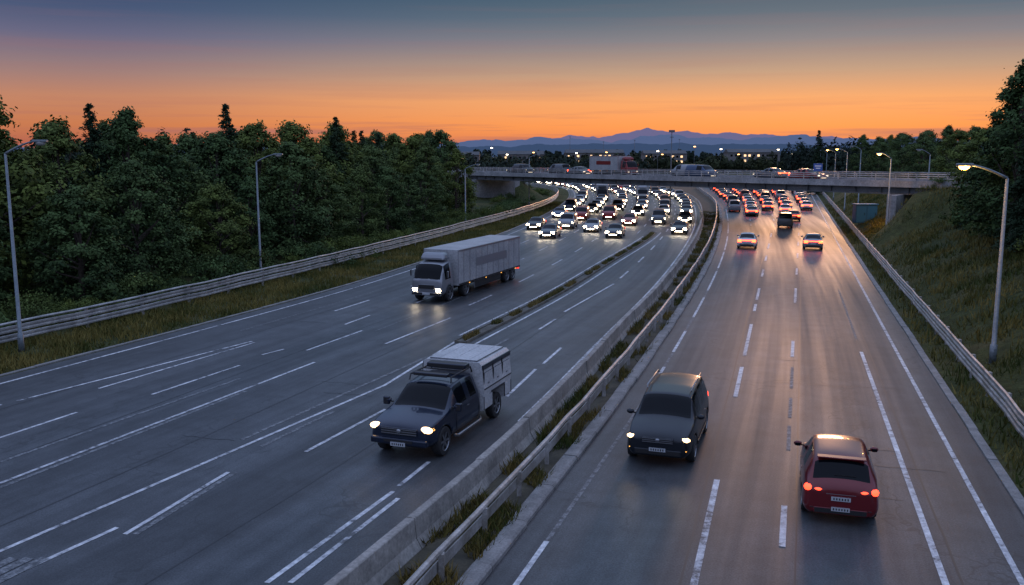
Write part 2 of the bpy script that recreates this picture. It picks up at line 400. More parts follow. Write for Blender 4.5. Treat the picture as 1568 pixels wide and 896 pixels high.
def conifer_mesh(name,H,R):
    Cs=[];Ns=[];Ss=[];Ts=[]
    bm=bmesh.new(); tube_into(bm,[(0,0,-.5),(0,0,H*.5),(0,0,H)],[.2,.12,.02],7)
    z=H*.08
    while z<H:
        t=z/H; r=R*(1-t)**.8+.12; nb=max(4,int(9*(1-t)+4))
        for k in range(nb):
            a=rng.uniform(0,6.28); l=r*rng.uniform(.7,1.1); n=int(16+l*26); q=rng.uniform(.15,1,n)
            x=np.cos(a)*l*q; y=np.sin(a)*l*q; zz=z-l*.28*q+ rng.normal(size=n)*.07
            wd=.28*(1.15-q)*l*.6+.08
            p=np.stack([x+rng.normal(size=n)*wd,y+rng.normal(size=n)*wd,zz],1)
            nn=rng.normal(size=(n,3))*.5+np.array([math.cos(a)*.4,math.sin(a)*.4,.9]); nn/=np.linalg.norm(nn,axis=1)[:,None]
            Cs.append(p);Ns.append(nn);Ss.append(rng.uniform(.10,.2,n));Ts.append(np.clip(rng.normal(.4,.2,n),0,1))
        tube_into(bm,[(0,0,z),(math.cos(a)*r*.8,math.sin(a)*r*.8,z-.2*r)],[.03,.01],4)
        z+=.42*(1-.4*t)
    return leaf_mesh(name,np.concatenate(Cs),np.concatenate(Ns),np.concatenate(Ss),np.concatenate(Ts),[M_con,M_bark],bm,.4)
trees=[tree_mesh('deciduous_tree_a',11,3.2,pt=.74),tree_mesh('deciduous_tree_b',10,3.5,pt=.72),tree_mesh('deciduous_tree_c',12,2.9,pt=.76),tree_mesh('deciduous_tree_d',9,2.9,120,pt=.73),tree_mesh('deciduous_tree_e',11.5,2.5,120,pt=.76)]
TH=[11,10,12,9,11.5]
conis=[conifer_mesh('conifer_a',12,2.3),conifer_mesh('conifer_b',13,2.8)]
def bush_mesh(name,R,nc=16,per=110):
    Cs=[];Ns=[];Ss=[];Ts=[]
    for k in range(nc):
        c=np.array([rng.normal()*R*.5,rng.normal()*R*.5,rng.uniform(.1,.8)*R]); n=per; d=unit(n); d[:,2]=np.abs(d[:,2])
        Cs.append(c+d*rng.uniform(.3,1.1,n)[:,None]*R*.42);nn=d+rng.normal(size=(n,3))*.5;nn/=np.linalg.norm(nn,axis=1)[:,None];Ns.append(nn)
        Ss.append(rng.uniform(.05,.11,n));Ts.append(np.clip(rng.uniform(.2,1)+rng.normal(size=n)*.15,0,1))
    bm=bmesh.new()
    for k in range(5): tube_into(bm,[(0,0,-.2),(rng.normal()*R*.4,rng.normal()*R*.4,R*.7)],[.03,.01],4)
    return leaf_mesh(name,np.concatenate(Cs),np.concatenate(Ns),np.concatenate(Ss),np.concatenate(Ts),[M_leaf,M_bark],bm)
bushes=[bush_mesh('bush_a',1.5),bush_mesh('bush_b',1.2),bush_mesh('bush_c',1.8,22)]
def place(me,name,x,y,s=1,sz=None,z=None):
    o=newobj(name,me); o.location=(x,y,(gh(x,y) if z is None else z)-.05); o.rotation_euler=(0,0,random.uniform(0,6.28)); o.scale=(s,s,sz or s); return o
def ptree(x,y,top=None,k=None,coni=False):
    gz=gh(x,y)
    if coni:
        i=random.randrange(2); H=[12,13][i]; sz=(top-gz)/H if top else 1; place(conis[i],'conifer_tree',x,y,max(.75,sz*.95),sz)
    else:
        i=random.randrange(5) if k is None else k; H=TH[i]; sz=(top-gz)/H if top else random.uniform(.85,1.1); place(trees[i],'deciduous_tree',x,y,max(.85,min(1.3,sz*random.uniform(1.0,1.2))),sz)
y=30
while y<150:
    for r,off in enumerate((6.5,12,18.5,26)):
        x=fG(y)-off+random.uniform(-1.6,1.6); yy=y+random.uniform(-1.8,1.8)
        top=random.uniform(6.5,10.8) if r==0 else random.uniform(9.8,12.8)
        if yy>125 and x>-.05*yy-3: continue
        ptree(x,yy,top,coni=(random.random()<.1 and r>0))
    y+=6.0
for x,y,t in ((-12.5,140,12.6),(-15,150,12.2),(-20,158,12.5),(-26,165,12),(-33,175,12),(-17,133,12)): ptree(x,y,t)
for x,y,t in ((-24,78,13.2),(-30,66,12.6),(-19,100,13)): ptree(x,y,t,coni=True)
y=28
while y<150:
    for off in (2.2,4.0): 
        if random.random()<.85: place(random.choice(bushes),'bush',fG(y)-off+random.uniform(-.6,.6),y+random.uniform(-1,1),random.uniform(.55,1.15))
    y+=2.4
for y in range(150,215,5): place(random.choice(bushes),'bush',fG(y)-3-random.uniform(0,5),y,random.uniform(.6,1.2))
for x,y,t in ((27.5,41,12.2),(30.5,49,13.8),(31.8,56,13.2),(34.5,63,13.0),(36.5,70,12.2),(39,76,11.5),(36,50,14.5),(40,58,14.5),(43,68,13.6),(25.5,33,10.5),(29,36,12.5),
   (45,82,11.6),(50,90,12.2),(54,97,12.4),(58,108,12.6),(56,116,12.2),(61,122,12.6),(60,135,12.4),(66,140,13),(66,155,12.4),(72,160,13),(75,150,13),(70,176,12.2),(78,185,13),(76,200,13),(84,205,13),(90,190,13),(48,74,13),(52,83,12.6),(57,96,13.2),(64,110,13),(70,125,13)):
    ptree(x,y,t+random.uniform(-.4,.4),coni=random.random()<.15)
ptree(68,205,14.2,coni=True); ptree(33,60,15.0,k=2); ptree(32.5,54,15.2,coni=True)
for i in range(46):
    y=random.uniform(26,130); d=random.uniform(6,11); x=fE(y)+3+d
    place(random.choice(bushes),'bush',x,y,random.uniform(.5,1.1))
def mass(name,line,H,depth,n,leaf=(.35,.8)):
    Cs=[];Ns=[];Ss=[];Ts=[]
    for k in range(n):
        i=random.randrange(len(line)-1); t=random.random(); p=[line[i][j]+(line[i+1][j]-line[i][j])*t for j in (0,1)]
        hh=H*random.uniform(.55,1.1)*(1+.2*mn.noise(Vector((p[0]*.03,p[1]*.03,5))))
        px=p[0]+random.uniform(-1,1)*depth; py=p[1]+random.uniform(-1,1)*depth; R=random.uniform(2.4,4.5); m=150
        d=unit(m); q=rng.uniform(.6,1.05,m)
        z=hh*.55+d[:,2]*hh*.5*q; w=R*(1.1-.5*(z/hh))
        Cs.append(np.stack([px+d[:,0]*w*q,py+d[:,1]*w*q,z],1)); nn=d+rng.normal(size=(m,3))*.4; nn/=np.linalg.norm(nn,axis=1)[:,None];Ns.append(nn)
        Ss.append(rng.uniform(*leaf,m));Ts.append(np.clip(rng.uniform(.1,.8)+rng.normal(size=m)*.15,0,1))
    o=newobj(name,leaf_mesh(name,np.concatenate(Cs),np.concatenate(Ns),np.concatenate(Ss),np.concatenate(Ts),[M_dist]))
mass('distant_trees',[(-90,260),(-20,300),(40,330)],8.,14,90)
mass('distant_trees',[(-260,420),(-60,430),(90,440),(260,420)],8.2,25,330,(.5,1.1))
mass('distant_trees',[(95,250),(110,330),(160,420)],12,12,120)
mass('distant_trees',[(-700,800),(0,850),(500,800),(1000,700)],11,40,500,(1,2.2))
mass('distant_trees',[(-120,120),(-100,200),(-90,260)],14,12,90)

def blades(name,pts,h,w,m,lean=.35):
    n=len(pts); P=np.array(pts); a=rng.uniform(0,6.28,n); H=rng.uniform(h[0],h[1],n); W=rng.uniform(w[0],w[1],n)
    dx=np.cos(a)*W; dy=np.sin(a)*W; ln=rng.normal(size=(n,2))*lean*H[:,None]
    v0=P+np.stack([-dx,-dy,np.zeros(n)-.03],1); v1=P+np.stack([dx,dy,np.zeros(n)-.03],1); v2=P+np.stack([ln[:,0],ln[:,1],H],1)
    V=np.stack([v0,v1,v2],1).reshape(-1,3); me=bpy.data.meshes.new(name)
    me.vertices.add(3*n); me.vertices.foreach_set('co',V.astype(np.float32).ravel()); me.loops.add(3*n); me.loops.foreach_set('vertex_index',np.arange(3*n,dtype=np.int32))
    me.polygons.add(n); me.polygons.foreach_set('loop_start',np.arange(0,3*n,3,dtype=np.int32)); me.polygons.foreach_set('loop_total',np.full(n,3,np.int32))
    at=me.attributes.new('tint','FLOAT','POINT')
    tt=np.array([.5+.9*mn.noise(Vector((p[0]*.35,p[1]*.35,1))) for p in pts]); tt=np.clip(tt+rng.normal(size=n)*.2,0,1); at.data.foreach_set('value',np.repeat(tt,3).astype(np.float32))
    me.materials.append(m); me.update(calc_edges=True); o=newobj(name,me)
pts=[]
while len(pts)<60000:
    y=22+150*random.random()**1.7; x=random.uniform(fG(y)-2.5,fA(y)-1.35)
    if random.random()<.35+1.3*(mn.noise(Vector((x*.5,y*.5,9)))+.3): pts.append((x,y,gh(x,y)))
blades('verge_grass',pts,(.1,.42),(.02,.05),M_grass)
pts=[]
while len(pts)<26000:
    y=12+130*random.random()**2; x=random.uniform(fB(y)+.5,fK(y)-.35)
    if mn.noise(Vector((x*.9,y*.45,2)))>-.05: pts.append((x,y,.05))
blades('median_weeds',pts,(.06,.34),(.012,.035),M_weed,.5)
pts=[]
while len(pts)<7000:
    y=random.uniform(43,103); x=fdiv(y)+random.uniform(-.22,.22)
    if mn.noise(Vector((x*.9,y*.4,7)))>-.1: pts.append((x,y,.09))
blades('divider_weeds',pts,(.05,.3),(.015,.035),M_weed,.5)
pts=[]
while len(pts)<80000:
    y=14+150*random.random()**1.6; x=fE(y)+1.3+random.random()**.8*16
    if random.random()<.3+1.3*(mn.noise(Vector((x*.4,y*.4,4)))+.3): pts.append((x,y,gh(x,y)))
blades('embankment_grass',pts,(.12,.5),(.02,.055),M_grass)

# ---------------------------------------------------------------- bridge
def bpnt(s,o,z=0): 
    p=BR0+BD*s+BN*o; return (p.x,p.y,bz(s)+z)
br=empty('overpass_bridge',bpnt(45,4.5,0))
def child(bm,name,ms):
    o=bm_obj(name,bm,ms); o.parent=br; o.matrix_parent_inverse=Matrix.Translation(br.location).inverted(); return o
SS=yr(-75,104,4)
def bsweep(bm,prof,mi=0,s=SS):
    rings=[[bm.verts.new(bpnt(q,o,z)) for o,z in prof] for q in s]; k=len(prof)
    for i in range(len(s)-1):
        for j in range(k):
            f=bm.faces.new((rings[i][j],rings[i][(j+1)%k],rings[i+1][(j+1)%k],rings[i+1][j])); f.material_index=mi
    bm.faces.new(rings[0]); bm.faces.new(rings[-1])
bm=bmesh.new(); bsweep(bm,[(0,-.3),(0,.38),(.3,.38),(.3,0),(8.7,0),(8.7,.38),(9,.38),(9,-.3)]); child(bm,'deck',[M_bconc])
bm=bmesh.new()
for o in (.45,2.9,5.4,7.9): bsweep(bm,[(o,-1.05),(o,-.96),(o+.2,-.93),(o+.2,-.303),(o+.3,-.303),(o+.3,-.93),(o+.5,-.96),(o+.5,-1.05)])
for s in yr(-4,90,3.2):
    p=bpnt(s,.55,-.62); box_into(bm,p,(.04,.18,.6),0,rot=math.atan2(BN.y,BN.x)+math.pi/2)
child(bm,'girders',[M_girder])
bm=bmesh.new()
for o in (.15,8.85):
    for z in (.62,.84,1.06): bsweep(bm,[(o+a,z+b) for a,b in ((-.045,-.045),(.045,-.045),(.045,.045),(-.045,.045))])
    for s in yr(-74,103,2.4):
        p=bpnt(s,o,.7); box_into(bm,p,(.1,.1,.66),0)
child(bm,'railing',[M_galv])
bm=bmesh.new()
ang=math.atan2(BN.y,BN.x)
for s in (-1.5,88.5):
    p=bpnt(s,4.5,0); zt=bz(s)-1.06; box_into(bm,(p[0],p[1],zt/2-.6),(8.6,1.6,zt+1.2),0,.05,rot=ang)
    for o in (-1.2,10.2):
        p=bpnt(s+(-1.5 if s<0 else 1.5),o,0); box_into(bm,(p[0],p[1],2.2),(2.4,.5,5.4),0,.03,rot=ang+.35)
child(bm,'abutments',[M_bconc])
bm=bmesh.new(); rings=[[bm.verts.new(bpnt(q,o,.006)) for o in (.35,8.65)] for q in SS]
for a,b in zip(rings[:-1],rings[1:]): bm.faces.new((a[0],a[1],b[1],b[0]))
child(bm,'roadway',[M_asph])

# ---------------------------------------------------------------- vehicles
M_glass=mat('car_glass',(.004,.005,.007),.06,spec=.14)
M_tyre=mat('tyre',(.015,.015,.016),.8)
M_rim=mat('alloy_rim',(.3,.31,.33),.35,.9)
M_chrome=mat('chrome',(.6,.6,.62),.15,1)
M_plate=mat('plate',(.40,.42,.44),.5)
M_head=mat('headlamp_lens',(.9,.8,.6),.2,emit=(1,.62,.28),es=5)
M_headf=mat('headlamp_lens_far',(.9,.8,.6),.2,emit=(1,.82,.58),es=55,samp='FRONT')
M_headr=mat('headlamp_lens_low',(.9,.8,.6),.2,emit=(1,.8,.55),es=1.5,samp='NONE')
M_tail=mat('tail_lamp_lens',(.6,.02,.02),.2,emit=(1,.055,.02),es=4.5)
M_tailf=mat('tail_lamp_lens_far',(.6,.02,.02),.2,emit=(1,.07,.02),es=11,samp='FRONT')
M_taill=mat('tail_lamp_lens_low',(.6,.02,.02),.2,emit=(1,.05,.03),es=1.5,samp='NONE')
M_amber=mat('indicator_lens',(.8,.3,.05),.3,emit=(1,.45,.08),es=2,samp='NONE')
def cpaint(name,c,metal=.25,rough=.35,coat=.35): return mat(name,c,rough,metal,coat=coat,spec=.35)
P_red=cpaint('red_paint',(.13,.006,.010),.2,.3,.6); P_black=cpaint('black_paint',(.009,.012,.018)); P_navy=cpaint('navy_paint',(.008,.015,.034),.3,.28,.6)
P_white=cpaint('white_paint',(.45,.46,.47),0,.4); P_silver=cpaint('silver_paint',(.24,.25,.27),.5); P_grey=cpaint('grey_paint',(.07,.08,.09),.4); P_blue=cpaint('blue_paint',(.025,.05,.11))
P_dred=cpaint('dark_red_paint',(.2,.02,.02)); P_box=mottled('truck_box_panel',(.26,.27,.28),(.40,.40,.40),.7,.5,bst=0)
P_can=mottled('canopy_panel',(.36,.37,.38),(.52,.52,.52),1.1,.42,bst=0)
PAINTS=[P_white,P_silver,P_grey,P_black,P_navy,P_blue,P_dred,P_black,P_grey]
def body_bm(st,arches,r_arch,cut_w=.62,sub=2):
    bm=bmesh.new(); rings=[]
    for (y,zb,wl,zm,wm,zt,wt,zr,wr,tag) in st:
        h=[(0,zb),(wl,zb),(wm,zb+.14),(wm,zm),(wt,zt),(wr,zr-.05),(wr*.55,zr),(0,zr+.012)]
        ring=h+[(-a,b) for a,b in h[6:0:-1]]
        rings.append([bm.verts.new((a,y,b)) for a,b in ring])
    cl=bm.edges.layers.float.new('crease_edge')
    for i in range(len(st)-1):
        tag=st[i][9]
        for j in range(14):
            f=bm.faces.new((rings[i][j],rings[i][(j+1)%14],rings[i+1][(j+1)%14],rings[i+1][j])); f.smooth=True
            if tag=='s' and j in (4,9): f.material_index=1
            if tag=='w' and j in (5,6,7,8): f.material_index=1
            if j in (0,13): f.material_index=2
            e=bm.edges.get((rings[i][j],rings[i+1][j]))
            if j in (4,10): e[cl]=.6
            if j in (5,9): e[cl]=.4
            if j in (1,13): e[cl]=.5
        if tag=='w' or (i>0 and st[i-1][9]=='w'):
            for j in range(5,9):
                e=bm.edges.get((rings[i][j],rings[i][(j+1)%14])); e[cl]=.6
    for r in (rings[0],rings[-1]):
        f=bm.faces.new(r); f.smooth=True
        for e in f.edges: e[cl]=.3
    bmesh.ops.recalc_face_normals(bm,faces=bm.faces)
    me=bpy.data.meshes.new('tmp'); bm.to_mesh(me); bm.free()
    for i in range(10): me.materials.append(M_dark)
    o=newobj('tmp',me); md=o.modifiers.new('s','SUBSURF'); md.levels=sub; md.render_levels=sub
    cb=bmesh.new()
    for y in arches:
        for sx in (-1,1):
            r=bmesh.ops.create_cone(cb,cap_ends=True,segments=24,radius1=r_arch,radius2=r_arch,depth=.9)
            for v in r['verts']: v.co=Vector((sx*(cut_w+.45)+v.co.z,y+v.co.x,r_arch*.9+v.co.y))
    for f in cb.faces: f.material_index=2
    bmesh.ops.recalc_face_normals(cb,faces=cb.faces)
    cm=bpy.data.meshes.new('tmpc'); cb.to_mesh(cm); cb.free()
    for i in range(10): cm.materials.append(M_dark)
    c=newobj('tmpc',cm); bo=o.modifiers.new('b','BOOLEAN'); bo.operation='DIFFERENCE'; bo.object=c; bo.solver='EXACT'
    bpy.context.view_layer.update(); dg=bpy.context.evaluated_depsgraph_get()
    em=bpy.data.meshes.new_from_object(o.evaluated_get(dg)); out=bmesh.new(); out.from_mesh(em)
    bpy.data.objects.remove(o); bpy.data.objects.remove(c); bpy.data.meshes.remove(em)
    return out
def wheel(bm,x,y,r,w,sx):
    def ringc(rad,xo): return [bm.verts.new((x+xo*sx,y+rad*math.cos(a*2*math.pi/20),r+rad*math.sin(a*2*math.pi/20))) for a in range(20)]
    prof=[(r*.62,-w/2,3),(r*.95,-w/2,3),(r,-w/2+.03,3),(r,w/2-.03,3),(r*.95,w/2,3),(r*.66,w/2,3),(r*.64,w/2-.015,4),(r*.58,w/2-.05,2),(.05,w/2-.06,2)]
    R=[ringc(a,b) for a,b,_ in prof]
    for i in range(len(R)-1):
        for j in range(20):
            f=bm.faces.new((R[i][j],R[i][(j+1)%20],R[i+1][(j+1)%20],R[i+1][j])); f.material_index=prof[i+1][2]; f.smooth=i in(2,)
    bm.faces.new(R[-1]).material_index=4
    for k in range(6):
        a=k*math.pi/3; c=Vector((x+sx*(w/2-.03),y+math.cos(a)*r*.32,r+math.sin(a)*r*.32))
        rr=bmesh.ops.create_cube(bm,size=1)
        for v in rr['verts']: v.co=Matrix.Rotation(a,3,'X')@Vector((v.co.x*.03,v.co.y*r*.6,v.co.z*.055))+c
        for f in set(f for v in rr['verts'] for f in v.link_faces): f.material_index=4
def mirror(bm,y,z,wx):
    for s in (-1,1):
        ell_into(bm,(s*(wx+.13),y,z),(.11,.07,.075),0,8,6); box_into(bm,(s*(wx+.03),y,z-.03),(.14,.05,.035),2)
        box_into(bm,(s*(wx+.13),y-.062,z),(.15,.02,.095),1,.008)
def finish(name,bm):
    me=bpy.data.meshes.new(name); bm.to_mesh(me); bm.free(); return me
MATS=lambda p,h=M_head,t=M_tail,p2=P_box:[p,M_glass,M_dark,M_tyre,M_rim,h,t,M_plate,M_amber,p2]
def put(me,name,x,y,dx,dy,ms,z=0.0,sc=(1,1,1)):
    if len(me.materials)==0:
        for m in ms: me.materials.append(m)
    o=newobj(name,me); o.location=(x,y,z+.008); o.rotation_euler=(0,0,math.atan2(dy,dx)-math.pi/2); o.scale=sc
    for i,m in enumerate(ms): o.material_slots[i].link='OBJECT'; o.material_slots[i].material=m
    return o
def hatch():
    st=[(2.14,.30,.5,.5,.66,.63,.6,.67,.48,'p'),(2.08,.24,.66,.5,.8,.72,.74,.77,.6,'p'),(1.55,.2,.76,.56,.9,.90,.83,.95,.7,'p'),(1.05,.2,.78,.6,.91,1.0,.86,1.06,.74,'w'),
        (.38,.2,.78,.6,.91,1.03,.86,1.54,.64,'s'),(-.2,.2,.78,.6,.91,1.04,.86,1.61,.65,'p'),(-.30,.2,.78,.6,.91,1.04,.86,1.61,.65,'s'),(-1.1,.2,.78,.6,.91,1.06,.86,1.60,.64,'p'),
        (-1.5,.2,.78,.6,.91,1.08,.85,1.56,.62,'p'),(-1.66,.2,.77,.6,.91,1.09,.84,1.50,.62,'w'),(-1.98,.22,.76,.62,.89,1.04,.80,1.12,.68,'p'),(-2.12,.26,.72,.62,.85,.96,.77,1.01,.64,'p'),(-2.17,.32,.6,.6,.76,.84,.68,.88,.5,'p')]
    bm=body_bm(st,(1.32,-1.3),.37)
    for s in (-1,1):
        for y in (1.32,-1.3): wheel(bm,s*.79,y,.33,.2,s)
        ell_into(bm,(s*.66,1.99,.66),(.16,.12,.065),5,8,5)
        ell_into(bm,(s*.74,-2.03,.88),(.13,.14,.10),6,10,6,Matrix.Rotation(s*.35,3,'Z')); ell_into(bm,(s*.52,-2.11,.87),(.15,.06,.05),6,8,5)
        box_into(bm,(s*.62,-2.15,.42),(.2,.03,.04),2,.01)
        box_into(bm,(s*.905,.45,.83),(.02,.16,.025),0,.005); box_into(bm,(s*.905,-.45,.85),(.02,.16,.025),0,.005)
    mirror(bm,.9,1.05,.86)
    box_into(bm,(0,2.13,.5),(.9,.05,.12),2,.02); box_into(bm,(0,2.1,.34),(1.1,.06,.1),2,.02)
    box_into(bm,(0,-2.15,.36),(1.25,.06,.16),2,.02); box_into(bm,(0,-2.185,.68),(.46,.02,.11),7,.005); box_into(bm,(0,-2.19,.42),(.44,.02,.11),7,.005)
    box_into(bm,(0,-2.16,.79),(.7,.02,.025),4,.005)
    box_into(bm,(0,-1.64,1.56),(1.15,.22,.035),0,.012)
    for k in range(6): box_into(bm,(-.16+.065*k,-2.197,.68),(.03,.006,.055),2); box_into(bm,(-.16+.065*k,-2.202,.42),(.03,.006,.055),2)
    box_into(bm,(.08,-1.93,1.2),(.5,.02,.02),2)
    return finish('hatchback_car',bm)
def suv():
    st=[(2.3,.34,.55,.6,.72,.78,.66,.83,.5,'p'),(2.24,.28,.72,.6,.86,.90,.8,.96,.62,'p'),(1.6,.26,.8,.66,.93,1.04,.86,1.10,.72,'p'),(1.15,.26,.82,.7,.94,1.10,.88,1.17,.76,'w'),
        (.62,.26,.82,.7,.94,1.13,.88,1.66,.69,'s'),(-.2,.26,.82,.7,.94,1.14,.88,1.74,.71,'p'),(-.30,.26,.82,.7,.94,1.14,.88,1.74,.71,'s'),(-1.1,.26,.82,.7,.94,1.16,.88,1.74,.71,'p'),(-1.2,.26,.82,.7,.94,1.16,.88,1.74,.71,'s'),
        (-1.9,.26,.82,.7,.94,1.17,.87,1.71,.70,'p'),(-2.05,.27,.81,.7,.93,1.17,.86,1.66,.68,'w'),(-2.25,.28,.8,.7,.91,1.12,.83,1.19,.72,'p'),(-2.33,.34,.7,.68,.82,.98,.75,1.04,.6,'p')]
    bm=body_bm(st,(1.42,-1.4),.42)
    for s in (-1,1):
        for y in (1.42,-1.4): wheel(bm,s*.82,y,.37,.23,s)
        ell_into(bm,(s*.70,2.16,.81),(.18,.12,.075),5,8,5); box_into(bm,(s*.72,2.24,.52),(.16,.05,.05),8,.01)
        ell_into(bm,(s*.78,-2.2,1.0),(.1,.12,.16),6,8,6)
        tube_into(bm,[(s*.64,.3,1.72),(s*.66,.2,1.80),(s*.66,-1.7,1.80),(s*.64,-1.8,1.72)],.024,6,4)
        box_into(bm,(s*.945,.4,.94),(.02,.16,.03),4,.005); box_into(bm,(s*.945,-.6,.96),(.02,.16,.03),4,.005)
        box_into(bm,(s*.95,0,.42),(.03,2.0,.1),2,.01)
    mirror(bm,1.0,1.17,.88)
    box_into(bm,(0,2.30,.78),(.86,.06,.16),2,.02)
    for k in range(3): box_into(bm,(0,2.335,.73+.05*k),(.84,.02,.016),4)
    ell_into(bm,(0,2.345,.79),(.07,.02,.055),4,8,5)
    box_into(bm,(0,2.27,.44),(1.3,.1,.18),2,.03); box_into(bm,(0,2.335,.52),(.46,.02,.11),7,.005)
    for k in range(6): box_into(bm,(-.16+.065*k,2.347,.52),(.03,.006,.06),2)
    box_into(bm,(0,-2.34,.85),(.5,.02,.12),7); box_into(bm,(0,-2.3,.45),(1.4,.1,.2),2,.02)
    for s in (.1,-.45): box_into(bm,(s,1.11,1.185),(.5,.02,.015),2,rot=.12)
    return finish('suv',bm)
def sedan_far(van=False):
    if van:
        st=[(2.3,.34,.6,.6,.78,.85,.7,.92,.55,'p'),(2.1,.28,.8,.66,.92,1.0,.86,1.08,.7,'p'),(1.6,.26,.85,.7,.95,1.1,.9,1.2,.78,'w'),(.95,.26,.85,.7,.95,1.15,.9,1.78,.74,'s'),(0.2,.26,.85,.7,.95,1.15,.9,1.85,.75,'p'),(-1.9,.26,.85,.7,.95,1.15,.9,1.85,.75,'p'),(-2.1,.26,.85,.7,.95,1.15,.88,1.8,.72,'w'),(-2.3,.28,.82,.7,.9,1.15,.85,1.22,.72,'p'),(-2.38,.34,.7,.68,.82,1.05,.78,1.1,.65,'p')]
    else:
        st=[(2.25,.3,.5,.5,.68,.64,.62,.68,.5,'p'),(2.15,.24,.7,.52,.84,.74,.76,.79,.62,'p'),(1.5,.2,.78,.56,.9,.86,.84,.92,.7,'p'),(.9,.2,.78,.6,.91,.93,.86,1.0,.74,'w'),(.2,.2,.78,.6,.91,.96,.86,1.42,.62,'s'),(-.35,.2,.78,.6,.91,.97,.86,1.46,.62,'p'),(-.45,.2,.78,.6,.91,.97,.86,1.46,.62,'s'),(-1.05,.2,.78,.6,.91,.98,.86,1.4,.6,'w'),(-1.65,.2,.78,.6,.9,.97,.83,1.04,.7,'p'),(-2.15,.24,.74,.6,.86,.92,.78,.98,.66,'p'),(-2.25,.3,.62,.58,.76,.82,.7,.88,.54,'p')]
    bm=body_bm(st,(1.35,-1.35),.37,sub=1)
    hz=.80 if van else .67; tz=.98 if van else .80
    for s in (-1,1):
        for y in (1.35,-1.35): wheel(bm,s*.79,y,.33,.2,s)
        box_into(bm,(s*.64,2.12,hz),(.34,.2,.18),5,0)
        box_into(bm,(s*.66,-2.16,tz),(.36,.18,.24),6,0)
    mirror(bm,.8,1.05,.86)
    box_into(bm,(0,-2.23,tz+.05),(1.0,.08,.06),6); box_into(bm,(0,2.3,.42),(.8,.04,.05),5)
    box_into(bm,(0,2.23,.52),(1.0,.06,.12),2,.02); box_into(bm,(0,-2.28,.62),(.5,.03,.12),7); box_into(bm,(0,-2.26,.4),(1.3,.05,.16),2)
    return finish('passenger_van' if van else 'sedan_car',bm)
def pickup():
    st=[(2.98,.46,.6,.7,.8,.93,.76,.98,.6,'p'),(2.9,.40,.8,.7,.96,1.02,.9,1.08,.72,'p'),(2.2,.38,.86,.74,1.0,1.12,.93,1.19,.8,'p'),(1.72,.38,.88,.76,1.0,1.17,.94,1.24,.84,'w'),
        (1.05,.38,.88,.76,1.0,1.2,.94,1.78,.72,'s'),(.32,.38,.88,.76,1.0,1.21,.94,1.84,.74,'p'),(.2,.38,.88,.76,1.0,1.21,.94,1.84,.74,'s'),(-.40,.38,.88,.76,1.0,1.22,.94,1.83,.74,'p'),(-.62,.38,.88,.76,1.0,1.22,.93,1.80,.72,'p')]
    bm=body_bm(st,(2.08,),.47,.66)
    def prism(sec,y0,y1,mi):
        a=[bm.verts.new((x,y0,z)) for x,z in sec]; b=[bm.verts.new((x,y1,z)) for x,z in sec]; k=len(sec)
        for j in range(k): bm.faces.new((a[j],a[(j+1)%k],b[(j+1)%k],b[j])).material_index=mi
        bm.faces.new(a).material_index=mi; bm.faces.new(b).material_index=mi
    def symm(h): return h+[(-x,z) for x,z in h[::-1]]
    up=symm([(1.04,1.0),(1.06,1.22),(.99,1.98),(.9,2.08)])
    prism(up,-.68,-3.1,9)
    lo=symm([(1.0,.55),(1.05,.6),(1.05,.995)])
    prism(lo,-.68,-1.42,9); prism(lo,-2.5,-3.1,9)
    prism(symm([(.6,.5),(.6,.99)]),-1.42,-2.5,2)
    for s in (-1,1):
        for y in (-.7,-1.43,-2.49,-3.08): box_into(bm,(s*1.056,y,.8),(.02,.025,.42),2)
        box_into(bm,(s*1.062,-1.9,1.04),(.03,1.15,.06),2,.01)
        box_into(bm,(s*1.065,-1.9,1.235),(.03,2.38,.03),2)
        for y in (-1.3,-2.1,-2.9): 
            box_into(bm,(s*1.036,y+.2,1.55),(.022,.68,.42),9,.01)
            box_into(bm,(s*1.05,y+.2,1.38),(.03,.12,.04),4)
            box_into(bm,(s*1.03,y+.59,1.58),(.03,.02,.66),2)
        box_into(bm,(s*1.005,-1.9,1.92),(.05,2.42,.16),0,.015)
        wheel(bm,s*.86,2.08,.42,.26,s); wheel(bm,s*.86,-1.96,.42,.26,s)
        ell_into(bm,(s*.77,2.86,.93),(.2,.12,.10),5,10,6); box_into(bm,(s*.93,2.74,.93),(.06,.14,.08),8,.02)
        box_into(bm,(s*.7,2.98,.56),(.14,.04,.06),8,.01)
        tube_into(bm,[(s*1.0,1.5,.42),(s*1.08,1.35,.40),(s*1.08,-.3,.40),(s*1.0,-.5,.42)],.045,8,4)
        box_into(bm,(s*1.005,.45,1.06),(.02,.16,.03),4,.005)
        box_into(bm,(s*1.003,-.42,.85),(.012,.012,.7),2); box_into(bm,(s*1.003,1.28,.85),(.012,.012,.7),2)
        tube_into(bm,[(s*.68,.95,1.8),(s*.66,.9,1.97),(s*.66,-.55,1.97),(s*.68,-.6,1.8)],.025,6,2)
        box_into(bm,(s*.9,-3.12,1.0),(.12,.03,.3),6)
    for y in (.85,.45,.05,-.45): tube_into(bm,[(-.66,y,1.97),(.66,y,1.97)],.02,6,2)
    box_into(bm,(0,.85,2.0),(1.1,.2,.1),2,.02); box_into(bm,(0,-.35,2.02),(1.3,.35,.16),2,.03)
    box_into(bm,(0,-1.9,2.10),(1.62,2.3,.05),9,.02)
    for x in (-.5,0,.5): box_into(bm,(x,-1.9,2.128),(.035,2.1,.012),9)
    mirror(bm,1.5,1.28,.98)
    for s in (-1,1): box_into(bm,(s*1.16,1.5,1.27),(.2,.12,.24),2,.03)
    box_into(bm,(0,2.985,.86),(1.12,.05,.22),2,.02)
    for k in range(3): box_into(bm,(0,3.015,.80+.065*k),(1.08,.02,.022),4)
    ell_into(bm,(0,3.025,.87),(.08,.02,.07),4,8,5)
